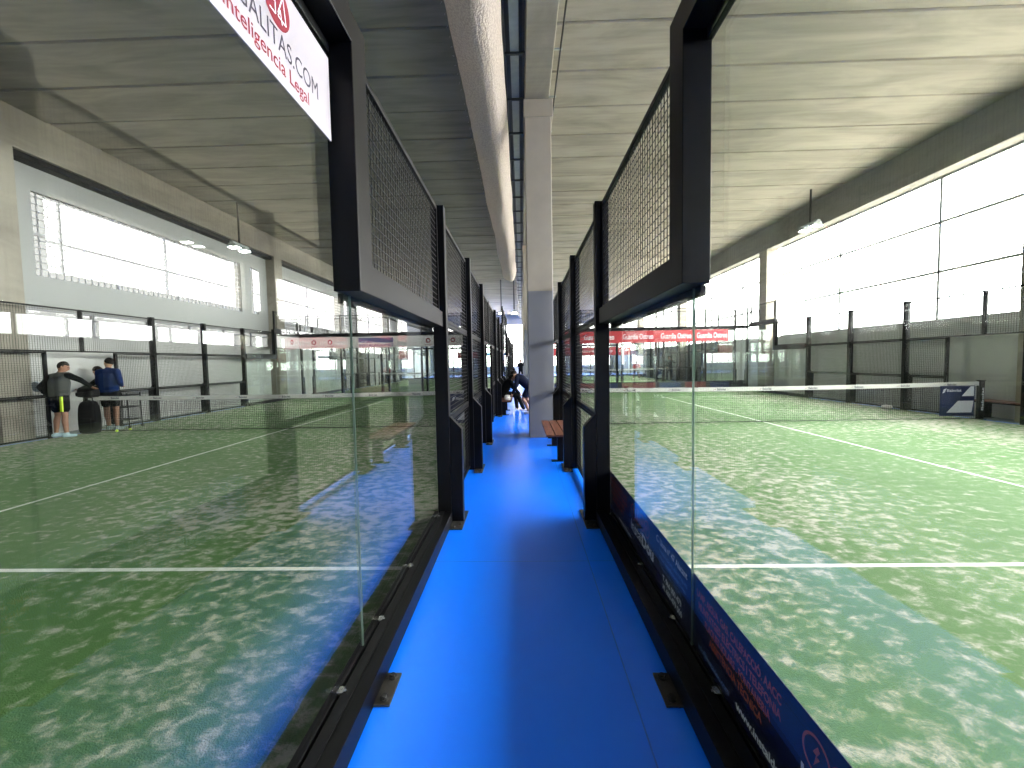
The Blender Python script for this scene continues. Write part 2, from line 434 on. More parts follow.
# ------------------------------------------------------------------ court side walls (local: x = outward from the glass, y from the net line)
WIRE = .0021
def wire_panel(mb, y0, y1, z0, z1, x, sp=.05):
    k = int(round((y1 - y0) / sp))
    for i in range(1, k):
        yy = y0 + (y1 - y0) * i / k
        mb.add([(x - WIRE, yy - WIRE, z0), (x + WIRE, yy - WIRE, z0), (x + WIRE, yy + WIRE, z0), (x - WIRE, yy + WIRE, z0),
                (x - WIRE, yy - WIRE, z1), (x + WIRE, yy - WIRE, z1), (x + WIRE, yy + WIRE, z1), (x - WIRE, yy + WIRE, z1)],
               [(0, 1, 5, 4), (1, 2, 6, 5), (2, 3, 7, 6), (3, 0, 4, 7)])
    k = int(round((z1 - z0) / sp)); x2 = x + WIRE * 1.6
    for i in range(1, k):
        zz = z0 + (z1 - z0) * i / k
        mb.add([(x2 - WIRE, y0, zz - WIRE), (x2 + WIRE, y0, zz - WIRE), (x2 + WIRE, y0, zz + WIRE), (x2 - WIRE, y0, zz + WIRE),
                (x2 - WIRE, y1, zz - WIRE), (x2 + WIRE, y1, zz - WIRE), (x2 + WIRE, y1, zz + WIRE), (x2 - WIRE, y1, zz + WIRE)],
               [(0, 4, 5, 1), (1, 5, 6, 2), (2, 6, 7, 3), (3, 7, 4, 0)])
    return mb
def mesh_panel(parent, y0, y1, z0, z1, x=.05, fr=.018):
    p = wire_panel(MB(), y0, y1, z0, z1, x).build('mesh_panel', 'mesh', parent)
    f = MB()
    for z in (z0, z1): f.box(x - fr, x + fr, y0, y1, z - fr, z + fr)
    for y in (y0, y1): f.box(x - fr + .001, x + fr - .001, y - fr, y + fr, z0, z1)
    f.build('panel_frame', 'black', p, bevel=.003)
    return p
def bolt(mb, x, y, z, r=.011, h=.012):
    mb.tube((x, y, z), (x, y, z + h * .5), r * 1.5, 8); mb.tube((x, y, z + h * .5), (x, y, z + h), r, 6)

def make_side_wall():
    root = empty('court_side_wall')
    for s in (-1, 1):
        # glass: three panels high at the corner, two beyond the step
        a, b = sorted((s * 10.0, s * 8.003)); MB().box(-.005, .005, a, b, .05, 3.0).build('glass_pane', 'glass', root)
        a, b = sorted((s * 7.997, s * 6.03)); MB().box(-.005, .005, a, b, .05, 2.0).build('glass_pane', 'glass', root)
        a, b = sorted((s * 7.996, s * 8.004)); MB().box(-.0045, .0045, a, b, .12, 1.92).build('pane_joint', 'joint', root)
        # stepped tube frame: bottom rail, upright at the step, level runs at 2 m and 3 m
        f = MB()
        a, b = sorted((s * 7.95, s * 6.06))
        f.box(-.03, .10, a, b, 1.925, 2.07)                      # run over the lower glass
        a, b = sorted((s * 8.11, s * 7.94))
        f.prism([(-.03, 1.925), (.10, 1.925), (.10, 3.19), (-.03, 3.19)], 'y', a, b)   # upright
        a, b = sorted((s * 10.02, s * 8.1))
        f.box(-.03, .10, a, b, 3.05, 3.19)                       # run over the tall glass
        fo = f.build('stepped_frame', 'black', root, bevel=.004)
        a, b = sorted((s * 8.06, s * 6.06)); q = MB().box(-.034, -.006, a, b, 1.875, 1.924)
        a, b = sorted((s * 10.0, s * 8.06)); q.box(-.034, -.006, a, b, 3.0, 3.049); q.build('glazing_lip', 'black', fo, bevel=.003)
        a, b = sorted((s * 8.10, s * 8.04)); MB().box(.02, .07, a, b, 3.19, 4.0).build('upper_post', 'black', root, bevel=.003)
        a, b = sorted((s * 10.0, s * 9.94)); MB().box(.02, .07, a, b, 3.19, 4.0).build('upper_post', 'black', root, bevel=.003)
        a, b = sorted((s * 9.92, s * 8.12)); mesh_panel(root, a, b, 3.22, 3.97, .045)
        # bottom rail: channel that holds the glass, with a foot flange to the aisle
        r = MB(); a, b = sorted((s * 10.02, s * 6.06))
        r.prism([(-.03, 0), (.14, 0), (.14, .115), (.085, .118), (.085, .112), (.07, .112), (.07, .118), (.022, .118), (.022, .095), (.007, .095), (.007, .12), (-.03, .12)], 'y', a, b)
        r.build('bottom_rail', 'black', root, bevel=.0015)
        for yy in (8.3, 7.78, 7.16, 6.2, 9.0, 9.7):
            cl = MB(); cl.box(.005, .03, s * yy - .02, s * yy + .02, .095, .128); cl.tube((.03, s * yy, .122), (.042, s * yy, .122), .008, 8)
            cl.build('glass_clamp', 'steel', root, bevel=.002)
        for yc in (8.15, 9.9):
            p = MB(); p.box(.13, .215, s * yc - .10, s * yc + .10, 0.0, .012)
            p.build('base_plate', 'galvdark', root, bevel=.002)
            q = MB(); bolt(q, .18, s * yc - .065, .012, .013, .02); bolt(q, .18, s * yc + .065, .012, .013, .02); q.build('bolt', 'rubber', root)
        # mesh over the lower glass
        a, b = sorted((s * 7.92, s * 6.06)); mesh_panel(root, a, b, 2.08, 3.05)
        # posts
        for yp in (6, 4, 2):
            p = MB(); p.box(.0, .13, s * yp - .05, s * yp + .05, 0, 3.08)
            po = p.build('post', 'black', root, bevel=.004)
            q = MB(); q.prism([(.131, 0), (.25, 0), (.25, .93), (.131, 1.06)], 'y', s * yp - .045, s * yp + .045)
            q.build('post_stiffener', 'black', po, bevel=.004)
            q = MB(); q.box(.14, .262, s * yp - .24, s * yp + .24, 0, .012)
            for t in (-.2, -.13, .13, .2): bolt(q, .2 + (.03 if abs(t) < .15 else -.02), s * yp + t, .012, .011, .02)
            q.build('base_plate', 'galvdark', po, bevel=.002)
        # mesh between the posts
        for ya, yb in ((6, 4), (4, 2)):
            a, b = sorted((s * (ya - .05), s * (yb + .05)))
            mesh_panel(root, a, b, 2.02, 3.03); mesh_panel(root, a, b, 1.0, 1.98); mesh_panel(root, a, b, .05, .96)
        a, b = sorted((s * 1.95, s * .85)); mesh_panel(root, a, b, 1.0, 1.98); mesh_panel(root, a, b, .05, .96)
        a, b = sorted((s * .86, s * .80)); MB().box(.02, .08, a, b, 0, 2.0).build('gate_jamb', 'black', root, bevel=.003)
        a, b = sorted((s * 1.95, s * .03)); mesh_panel(root, a, b, 2.02, 3.03)
    MB().box(.02, .08, -.03, .03, 2.0, 3.05).build('lintel_post', 'black', root, bevel=.003)
    return root
_m, _nt, _out = new_mat('polished_pane_edge')
_t = N(_nt, 'ShaderNodeBsdfTranslucent'); _t.inputs[0].default_value = (.50, .60, .54, 1); _g = N(_nt, 'ShaderNodeBsdfDiffuse'); _g.inputs[0].default_value = (.03, .045, .04, 1)
_x = N(_nt, 'ShaderNodeMixShader'); _x.inputs[0].default_value = .5; L(_nt, _g.outputs[0], _x.inputs[1]); L(_nt, _t.outputs[0], _x.inputs[2]); L(_nt, _x.outputs[0], _out.inputs[0])
M['joint'] = _m
M['galvdark'] = principled('worn_black_steel', (.05, .045, .04), .45, .5, var=.5, vscale=40)

side = make_side_wall()
spec = []
for r, rt in ((0, 'near'), (1, 'far')):
    spec += [(GL, CY[r], 0, 'aisle left', r), (GR, CY[r], math.pi, 'aisle right', r), (GL - 10, CY[r], math.pi, 'outer left', r), (GR + 10, CY[r], 0, 'outer right', r)]
LAB = {('aisle left', 0): 'stepped glass and black mesh court side wall, nearest one left of the blue aisle',
       ('aisle right', 0): 'stepped glass and black mesh court side wall with blue advert strip, right of the blue aisle',
       ('outer left', 0): 'black mesh court side behind the three players, before the white panelled wall',
       ('outer right', 0): 'black mesh court side behind the net end with the navy panel, before the grey wall',
       ('aisle left', 1): 'distant black posted court side left of the aisle, beyond the bending person',
       ('aisle right', 1): 'distant black posted court side right of the aisle, beyond the red banner court end',
       ('outer left', 1): 'distant court side along the gridded windows, beyond the white bannered glass',
       ('outer right', 1): 'distant court side beside the standing person in grey, seen through the far glass'}
for i, (x, y, rz, k, r) in enumerate(spec):
    o = side if i == 0 else copy_tree(side)
    o.location = (x, y, 0); o.rotation_euler = (0, 0, rz)
    tag(o, LAB[(k, r)], 'court wall', 'court side walls')

# ------------------------------------------------------------------ court back walls (local: y = outward, x along, 10 m)
def make_back_wall():
    root = empty('court_back_wall')
    for k in range(5):
        MB().box(-5 + 2 * k + .003, -3 + 2 * k - .003, -.005, .005, .05, 3.0).build('glass_pane', 'glass', root)
    f = MB(); f.box(-5.0, 5.0, -.02, .09, 2.96, 3.08); f.build('top_rail', 'black', root, bevel=.004)
    f = MB(); f.prism([(-.03, 0), (.14, 0), (.14, .115), (.03, .118), (.007, .095), (.007, .12), (-.03, .12)], 'x', -5.0, 5.0); f.build('bottom_rail', 'black', root)
    for k in range(6):
        x = -4.94 + 9.88 * k / 5
        po = MB().box(x - .045, x + .045, .02, .12, .12, 3.0).build('post', 'black', root, bevel=.004)
        MB().box(x - .03, x + .03, .03, .085, 3.08, 4.0).build('upper_post', 'black', po, bevel=.003)
        MB().box(x - .045, x + .045, .12, .22, 0, 1.0).build('post_stiffener', 'black', po, bevel=.004)
    for k in range(5):
        xa, xb = -4.9 + 1.976 * k, -2.98 + 1.976 * k
        mb = MB(); wire_panel(mb, xa, xb, 3.1, 3.97, .055)
        mb.v = [(v[1], v[0], v[2]) for v in mb.v]
        p = mb.build('mesh_panel', 'mesh', root)
        fr = MB()
        for z in (3.1, 3.97): fr.box(xa, xb, .04, .07, z - .015, z + .015)
        fr.build('panel_frame', 'black', p)
    return root
bw = make_back_wall()
bl = [(CXR, CY[0] + 10, 0, 'glass court end under the long red banner, right of the aisle'),
      (CXL, CY[0] + 10, 0, 'pale green glass court end under the white banner, left of the aisle'),
      (CXR, CY[1] - 10, math.pi, 'second glass wall right behind the red bannered court end'),
      (CXL, CY[1] - 10, math.pi, 'second glass wall right behind the white bannered court end'),
      (CXR, CY[1] + 10, 0, 'farthest glass court end right of the aisle, under the smaller red banner'),
      (CXL, CY[1] + 10, 0, 'farthest glass court end left of the aisle, under red and blue banners')]
for i, (x, y, rz, lb) in enumerate(bl):
    o = bw if i == 0 else copy_tree(bw)
    o.location = (x, y, 0); o.rotation_euler = (0, 0, rz); tag(o, lb, 'court wall', 'court end walls')

# ------------------------------------------------------------------ nets
def make_net(panels):
    root = empty('court_net')
    def sag(x): return .86 + .04 * (x / 5) ** 2
    xs = [-4.98 + 9.96 * i / 28 for i in range(29)]
    m = MB()
    k = int(9.96 / .046)
    for i in range(k + 1):
        x = -4.98 + 9.96 * i / k; w = .0021
        zt = sag(x)
        m.add([(x - w, -w, .03), (x + w, -w, .03), (x + w, w, .03), (x - w, w, .03), (x - w, -w, zt), (x + w, -w, zt), (x + w, w, zt), (x - w, w, zt)],
              [(0, 1, 5, 4), (1, 2, 6, 5), (2, 3, 7, 6), (3, 0, 4, 7)])
    for j in range(1, 19):
        t = j / 19
        for a, b in zip(xs, xs[1:]):
            za, zb = .03 + (sag(a) - .03) * t, .03 + (sag(b) - .03) * t; w = .0021
            m.add([(a, -w, za - w), (a, w, za - w), (a, w, za + w), (a, -w, za + w), (b, -w, zb - w), (b, w, zb - w), (b, w, zb + w), (b, -w, zb + w)],
                  [(0, 1, 5, 4), (1, 2, 6, 5), (2, 3, 7, 6), (3, 0, 4, 7)])
    m.build('net_mesh', 'cord', root)
    t = MB()
    for a, b in zip(xs, xs[1:]):
        za, zb = sag(a), sag(b)
        t.add([(a, -.006, za - .085), (a, .006, za - .085), (a, .006, za + .012), (a, -.006, za + .012),
               (b, -.006, zb - .085), (b, .006, zb - .085), (b, .006, zb + .012), (b, -.006, zb + .012)],
              [(0, 4, 5, 1), (1, 5, 6, 2), (2, 6, 7, 3), (3, 7, 4, 0)])
    tp = t.build('net_tape', 'tape', root)
    for k in range(9):
        pr = MB(); pr2 = MB(); x = -4.4 + 1.08 * k; z = sag(x) - .055
        pr2.add([(x - .10, -.0085, z - .002), (x - .04, -.0085, z + .012), (x - .015, -.0085, z + .03), (x - .07, -.0085, z + .012)], [(0, 1, 2, 3)])
        text_mb(pr, 'Babolat', .07, (x, -.0075, z - .006), (1, 0, 0), (0, 0, 1), (0, -1, 0), bold=.03)
        text_mb(pr, 'Babolat', .058, (x + .26, .0075, z), (-1, 0, 0), (0, 0, 1), (0, 1, 0))
        pr.build('tape_lettering', 'darkprint', tp); pr2.build('tape_emblem', 'crimson', tp)
    MB().path([(x, 0, .03 + .012 * (i % 2)) for i, x in enumerate(xs)], .009, 6).build('bottom_cord', 'cord', root)
    for s in (-1, 1):
        p = MB(); p.box(s * 5.03 - .045, s * 5.03 + .045, -.045, .045, 0.012, .93); p.box(s * 5.03 - .06, s * 5.03 + .06, -.06, .06, .93, .945)
        p.box(s * 5.03 - .055, s * 5.03 + .055, -.1, .1, 0.012, .03)
        po = p.build('net_post', 'black', root, bevel=.004)
        q = MB()
        text_mb(q, 'Babolat', .07, (s * 5.03 + .024, -.046, .22), (0, 0, 1), (-1, 0, 0), (0, -1, 0), fit=.55, bold=.02)
        text_mb(q, 'Babolat', .055, (s * 5.03 + s * .0455, s * -.018, .22), (0, 0, 1), (0, s * -1, 0) if False else (0, s * 1, 0), (s, 0, 0), fit=.55, bold=.02)
        q.build('post_lettering', 'whiteprint', po)
    for s in panels:
        a, b = sorted((s * 4.88, s * 4.08))
        p = MB().box(a, b, -.012, -.004, .10, .82).build('end_panel', 'navy', root)
        q = MB(); y = -.0135
        q.add([(b - .02, y, .80), (b - .02, y, .57), (b - .30, y, .57), (b - .10, y, .80)], [(0, 1, 2, 3)])
        q.add([(b - .02, y, .46), (b - .06, y, .18), (a + .16, y, .18), (a + .42, y, .46)], [(0, 1, 2, 3)])
        text_mb(q, 'Babolat', .085, (a + .15, y, .68), (1, 0, 0), (0, 0, 1), (0, -1, 0), .0, fit=.34, bold=.02)
        q.add([(a + .05, y, .64), (a + .10, y, .66), (a + .15, y, .76), (a + .08, y, .74)], [(0, 1, 2, 3)])
        q.build('panel_print', 'whiteprint', p)
    return root
nets = [make_net((1,)), None, None, None]
nets[0].location = (CXL, CY[0], 0)
n2 = copy_tree(nets[0]); n2.location = (CXR, CY[0], 0)
n3 = copy_tree(nets[0]); n3.location = (CXL, CY[1], 0)
n4 = copy_tree(nets[0]); n4.location = (CXR, CY[1], 0)
for o, lb in ((nets[0], 'net with white tape across the left court, running up to the players by the cart'),
              (n2, 'net with white tape across the right court, ending at the navy panel'),
              (n3, 'distant net of the far left court, seen through the white bannered glass'),
              (n4, 'distant net of the far right court, seen under the red banner')):
    tag(o, lb, 'net', 'court nets')

# ------------------------------------------------------------------ adverts
def zigzag(mb, c, ax, up, nrm, s):
    c, ax, up = Vector(c), Vector(ax), Vector(up)
    P = [(.15, .9), (-.35, .15), (.1, .1), (-.25, -.9), (.38, .02), (-.02, .06), (.4, .62)]
    mb.add([c + ax * p[0] * s + up * p[1] * s for p in P], [(0, 1, 2, 5, 6), (2, 3, 4, 5)])
def ring(mb, c, ax, up, r0, r1, n=28, a0=0, a1=2 * math.pi):
    c, ax, up = Vector(c), Vector(ax), Vector(up); vs = []
    for i in range(n + 1):
        a = a0 + (a1 - a0) * i / n; d = ax * math.cos(a) + up * math.sin(a); vs += [c + d * r0, c + d * r1]
    mb.add(vs, [(2 * i, 2 * i + 1, 2 * i + 3, 2 * i + 2) for i in range(n)])
def disc(mb, c, ax, up, r, n=28):
    c, ax, up = Vector(c), Vector(ax), Vector(up)
    mb.add([c + (ax * math.cos(2 * math.pi * i / n) + up * math.sin(2 * math.pi * i / n)) * r for i in range(n)], [tuple(range(n))])

# low blue advert strip on the court side of the right glass
X = GR + .0075
root = empty('advert_strip', (GR, 2.1, .12))
def rel(mb, org):
    mb.v = [(v[0] - org[0], v[1] - org[1], v[2] - org[2]) for v in mb.v]; return mb
ORG = (GR, 2.1, .12)
rel(MB().box(GR + .007, GR + .010, .2, 4.05, .10, .495), ORG).build('printed_sheet', 'navyad', root)
ax, up, nr = (0, -1, 0), (0, 0, 1), (-1, 0, 0)
XX = GR + .0062
def logo_block(y):          # four round signs and the firm's name, y = left end
    for k, t in enumerate(('bolt', 'drop', 'sun', 'tap')):
        c = (XX, y - .075 - .115 * k, .395)
        ring(O, c, ax, up, .052, .061)
        if k == 0: zigzag(O, c, ax, up, nr, .040)
        elif k == 1:
            disc(O, (XX, c[1], c[2] - .01), ax, up, .022); O.add([(XX, c[1] + .018, c[2]), (XX, c[1] - .018, c[2]), (XX, c[1], c[2] + .036)], [(0, 1, 2)])
        elif k == 2:
            disc(O, c, ax, up, .017)
            for i in range(8):
                a = i * math.pi / 4; d = Vector((0, -math.cos(a), math.sin(a))); e = Vector((0, math.sin(a), math.cos(a))) * .004
                O.add([Vector(c) + d * .024 - e, Vector(c) + d * .024 + e, Vector(c) + d * .038], [(0, 1, 2)])
        else: ring(O, c, ax, up, .018, .027, a0=.4, a1=4.6); O.add([(XX, c[1] + .03, c[2] + .006), (XX, c[1] - .02, c[2] + .006), (XX, c[1] - .02, c[2] - .004), (XX, c[1] + .03, c[2] - .004)], [(0, 1, 2, 3)])
    text_mb(Wp, 'Instal', .125, (XX, y, .235), ax, up, nr, 0, fit=.29); text_mb(Wp, 'Dou', .125, (XX, y - .30, .235), ax, up, nr, 0, fit=.27, bold=.035)
    text_mb(Bp, 'INSTAL·LACIONS I MANTENIMENT', .03, (XX, y - .02, .195), ax, up, nr, 0, fit=.54)
def text_block(y):          # orange lines and the addresses
    for k, (t, z, ya, w) in enumerate((('LAMP. AIGUA. GAS. CALEFACCIÓ. AACC', .408, 0, .67), ('MUNTATGES ELÈCTRICS I TELEFONIA', .352, .02, .65),
                                       ('PLAQUES SOLARS . FONTANERIA', .297, .09, .52), ('ASSISTÈNCIA TÈCNICA', .243, .14, .42))):
        text_mb(O, t, .05, (XX, y - ya, z), ax, up, nr, 0, fit=w, bold=.03)
    text_mb(Bp, 'info@instaldou.com', .042, (XX, y - .02, .150), ax, up, nr, 0, fit=.30, bold=.02)
    text_mb(Wp, 'www.instaldou.com', .05, (XX, y - .38, .150), ax, up, nr, 0, fit=.42, bold=.03)
def addr_block(y):
    text_mb(Wp, 'C. Lluna nº 47 Alacant', .055, (XX, y, .415), ax, up, nr, 0, fit=.50, bold=.02)
    for k, (w, t) in enumerate(((.44, 'Instal·lacions elèctriques'), (.42, 'Aire condicionat i gas'), (.36, 'Pressupost sense compromís'))):
        text_mb(Bp, t, .042, (XX, y - .06, .365 - .045 * k), ax, up, nr, 0, fit=w, bold=.02)
    text_mb(Wp, 'T. 966 000 479', .048, (XX, y - .12, .215), ax, up, nr, 0, fit=.30, bold=.03)
    text_mb(Wp, 'M. 600 479 000', .048, (XX, y - .12, .160), ax, up, nr, 0, fit=.31, bold=.03)
for fn, y_ in ((text_block, 4.06), (logo_block, 3.27), (addr_block, 2.64), (text_block, 2.02), (logo_block, 1.26), (addr_block, .62)):
    O, Wp, Bp = MB(), MB(), MB(); fn(y_)
    for mb, nm, mt in ((O, 'orange_icons' if fn is logo_block else 'orange_lettering', 'orange'), (Wp, 'white_lettering', 'whiteprint'), (Bp, 'fine_lettering', 'paleprint')):
        vs = mb.v; keep = [f for f in mb.f if max(vs[i][1] for i in f) < 4.04 and min(vs[i][1] for i in f) > .22]
        if not keep: continue
        mb.f = keep; mb.sm = [False] * len(keep); rel(mb, ORG).build(nm, mt, root)
tag(root, 'deep blue advert strip with orange and white lettering along the foot of the right glass', 'advert')

# white hanging sign on the upper left glass
root = empty('hanging_sign', (GL, 1.1, 2.58)); ORG = (GL, 1.1, 2.58)
rel(MB().box(GL + .0055, GL + .010, .40, 1.905, 2.585, 2.945), ORG).build('sign_board', 'white', root, bevel=.001)
ax, up, nr = (0, 1, 0), (0, 0, 1), (1, 0, 0); XX = GL + .0112
D, C, Wh = MB(), MB(), MB()
text_mb(D, 'LEGALITAS.COM', .098, (XX, 1.205, 2.695), ax, up, nr, 0, fit=.585)
text_mb(C, 'Inteligencia Legal', .072, (XX, 1.22, 2.624), ax, up, nr, 0, fit=.49, bold=.006)
cc = (XX, 1.505, 2.853); E_ = MB(); disc(E_, cc, ax, up, .082); rel(E_, ORG).build('round_emblem', 'crimson', root)
def pt(a, b): return (XX + .0006, cc[1] + a, cc[2] + b)
def stroke(mb, P, w=.0028):
    for (a, b), (c_, d) in zip(P, P[1:]):
        v = Vector((c_ - a, d - b)).normalized(); n_ = Vector((-v.y, v.x)) * w
        mb.add([pt(a + n_.x, b + n_.y), pt(a - n_.x, b - n_.y), pt(c_ - n_.x, d - n_.y), pt(c_ + n_.x, d + n_.y)], [(0, 1, 2, 3)])
stroke(Wh, [(-.01, .035), (-.045, .035), (-.045, -.005), (-.01, -.005), (-.01, .045), (-.01, -.045), (-.045, -.045)])
stroke(Wh, [(.005, -.03), (.04, .05), (.055, -.04), (.005, -.04), (.02, -.01), (.03, -.055)])
D2 = rel(D, ORG).build('dark_lettering', 'darkprint', root); rel(C, ORG).build('crimson_lettering', 'crimson', root); rel(Wh, ORG).build('emblem_lines', 'whiteprint', root)
tag(root, 'white sign with dark and crimson lettering and red round emblem, high on the left glass', 'sign')

def banner(x0, x1, y, z0, z1, mat, items, label, backing=None, grp='banners on the court ends'):
    ORG = ((x0 + x1) / 2, y, z0)
    root = empty('sponsor_banner', ORG)
    rel(MB().box(x0, x1, y - .012, y - .006, z0, z1), ORG).build('banner_sheet', mat, root)
    for nm, mt, fn in items:
        mb = MB(); fn(mb, y - .0135); rel(mb, ORG).build(nm, mt, root)
    return tag(root, label, 'banner', grp)
h = .55
def rb(txts):
    def fn(mb, y):
        for t, xa, w in txts: text_mb(mb, t, .36, (xa, y, 2.55), (1, 0, 0), (0, 0, 1), (0, -1, 0), 0, fit=w, bold=.015)
    return fn
banner(1.0, 9.85, CY[0] + 9.97, 2.38, 2.94, 'red', [('banner_lettering', 'whiteprint', rb([('Guardia Ostreo', x, 1.45)])) for x in (1.1, 3.0, 4.85, 6.65, 8.35)],
       'long red banner with white lettering across the top of the right court end glass')
def redlogo(x):
  def redlogos(mb, y):
    ring(mb, (x, y, 2.68), (1, 0, 0), (0, 0, 1), .06, .12); text_mb(mb, 'padel', .1, (x - .15, y, 2.46), (1, 0, 0), (0, 0, 1), (0, -1, 0), 0, fit=.3)
  return redlogos
def purp(mb, y):
    mb.box(-7.9, -6.2, y - .001, y, 2.62, 2.86)
    text_mb(mb, 'INSTALACIONES', .2, (-7.9, y, 2.44), (1, 0, 0), (0, 0, 1), (0, -1, 0), 0, fit=1.7, bold=.03)
banner(-10.8, -1.0, CY[0] + 9.97, 2.40, 2.92, 'bagwhite', [('red_emblem', 'crimson', redlogo(x)) for x in (-10.1, -9.3, -4.5, -3.3, -1.9, -1.1)] + [('purple_lettering', 'purple', purp)],
       'long white banner with small red emblems across the left court end glass')
def fld(x, w, z):
    return lambda mb, y: mb.box(x, x + w, y - .001, y, .14, z)
banner(1.0, 10.7, CY[0] + 9.97, .12, .50, 'slate', [('red_field', 'brick', fld(x, w, .46)) for x, w in ((2.3, 1.4), (4.8, 1.6), (7.8, 1.0))] + [('navy_field', 'navy', fld(x, w, .44)) for x, w in ((1.4, .8), (3.9, .7), (6.6, 1.0), (9.0, .9))],
       'low dark advert strip with red fields along the foot of the right court end', grp='low banners')
banner(1.0, 10.8, CY[1] + 9.97, 2.05, 2.85, 'red', [('banner_lettering', 'whiteprint', lambda mb, y: text_mb(mb, 'Guardia Ostreo', .35, (6, y, 2.35), (1, 0, 0), (0, 0, 1), (0, -1, 0), 0, fit=3))],
       'farthest red banner, small behind the right court end glass')
sb = empty('sponsor_banner', (-10.83, 19.1, 2.4))
MB().box(-.003, .003, -.95, .93, 0, .52).build('banner_sheet', 'bagwhite', sb)
q = MB(); ring(q, (.004, .3, .28), (0, 1, 0), (0, 0, 1), .06, .12); q.build('red_emblems', 'crimson', sb)
tag(sb, 'short white banner on the glass corner, left of the long white banner', 'banner', 'banners on the court ends')
banner(-6.4, -4.2, CY[1] + 9.97, 2.0, 2.6, 'red', [], 'short red banner far behind the left court, beside the blue one')
banner(-3.9, -1.2, CY[1] + 9.97, 2.25, 2.5, 'bluev', [], 'thin blue banner far behind the left court')

# ------------------------------------------------------------------ overhead: netting bundle, cable tray, pipe, floodlights
nb = MB(); prof = [(-.97, 6.42), (-.93, 6.27), (-.80, 6.15), (-.66, 6.07), (-.52, 6.02), (-.41, 6.04), (-.33, 6.13), (-.27, 6.30), (-.22, 6.52), (-.20, 6.75), (-.30, 6.82), (-.6, 6.80), (-.9, 6.72)]
ys = [-4 + .22 * i for i in range(126)]
vs = []
for j, y in enumerate(ys):
    for i, (a, b) in enumerate(prof):
        w = noise.noise(Vector((i * .9, y * .35, 0))) * .05 + noise.noise(Vector((i * 1.7, y * 1.3, 5))) * .022
        wav = .04 * math.sin(y * .8 + 1)
        vs.append((a + w * .9 + (.03 * noise.noise(Vector((i, y * .5, 9))) if i else (.018 if j % 2 else -.018)), y, b + w + wav * (1 if 2 < i < 8 else .3)))
k = len(prof)
fs = [(j * k + i, j * k + (i + 1) % k, (j + 1) * k + (i + 1) % k, (j + 1) * k + i) for j in range(len(ys) - 1) for i in range(k)]
nb.add(vs, fs, True)
nbo = nb.build('bundled_netting', 'netting')
ss = nbo.modifiers.new('s', 'SUBSURF'); ss.levels = 2; ss.render_levels = 2
tag(nbo, 'long bundle of off-white netting slung under the ceiling above the aisle', 'netting')
tf = MB()
for i in range(125):
    y = -3 + .2 * i; p = Vector((-.985, y, 6.42)); tf.tube(p, p + Vector((random.uniform(-.04, .0), random.uniform(-.02, .02), random.uniform(-.05, .01))), .006, 5, .002)
o = tf.build('net_ties', 'netting', nbo); tag(o, kind='stuff')

tr = empty('cable_tray', (-.02, 20, 6.9))
t = MB(); t.box(-.20, -.17, Y0 - 20 + .3, Y1 - 20 - .3, -.02, .12); t.box(.13, .16, Y0 - 20 + .3, Y1 - 20 - .3, -.02, .12); t.build('side_rails', 'darksteel', tr)
MB().box(-.09, .06, Y0 - 20 + .3, Y1 - 20 - .3, .03, .05).build('tray_bed', 'galv', tr)
y = 7.43 - 1.25 * 12
cnt = 0
while y < Y1 - 1:
    MB().box(-.22, .165, y - 20 - .02, y - 20 + .02, -.045, -.005).build('crossbar', 'darksteel', tr); y += 1.25
tag(tr, 'grey cable tray with dark crossbars beside the central ceiling beam', 'cable tray')
struct(MB().box(-.27, .14, Y0, Y1, 7.15, ZC + .28), 'ceiling_slot_shade', 'darksteel')  # solid dark block standing in for the shaded recess over the tray
pp = empty('ceiling_pipe', (.74, 4, 6.80))
MB().tube((0, -12, 0), (0, 6.2, 0), .016, 8).build('pipe', 'mesh', pp)
y = 7.26 - 1.25 * 6
while y < 10.2: MB().box(-.12, .03, y - 4 - .015, y - 4 + .015, -.01, .012).build('bracket', 'galv', pp); y += 1.25
tag(pp, 'thin dark pipe on brackets along the right edge of the central beam', 'pipe')

def floodlight(x, y, zl, label, twin=True):
    root = empty('floodlight', (x, y, ZC))
    d = ZC - zl
    MB().tube((0, 0, 0), (0, 0, -d + .12), .035, 10).build('drop_pole', 'mesh', root)
    MB().box(-.06, .06, -.42, .42, -d + .08, -d + .14).build('crossarm', 'galv', root)
    for s in (-1, 1):
        Rm = Matrix.Rotation(R(14), 3, 'Y')
        hmb = MB(); hmb.prism([(-.17, 0), (.17, 0), (.11, .12), (-.11, .12)], 'y', s * .27 - .13, s * .27 + .13)
        hmb.v = [tuple(Vector(v) + Vector((0, 0, -d - .05))) for v in hmb.v]
        ho = hmb.build('lamp_head', 'galv', root)
        MB().box(-.15, .15, s * .27 - .11, s * .27 + .11, -d - .062, -d - .052).build('lamp_face', 'lamp', ho)
    return tag(root, label, 'light', 'floodlights over the courts')
floodlight(-10.1, 14.95, 5.85, 'lit twin floodlight on a drop pole by the gridded window, left court')
floodlight(10.3, 15.2, 6.15, 'floodlight on a dark drop pole against the right edge beam')
floodlight(-.42, 26.5, 4.70, 'lit lamp hanging over the aisle beyond the netting bundle')
floodlight(-6.8, 28, 5.7, 'small lit floodlight over the far left court')
floodlight(-1.4, 30, 5.1, 'distant floodlight just left of the aisle, over the farther court')

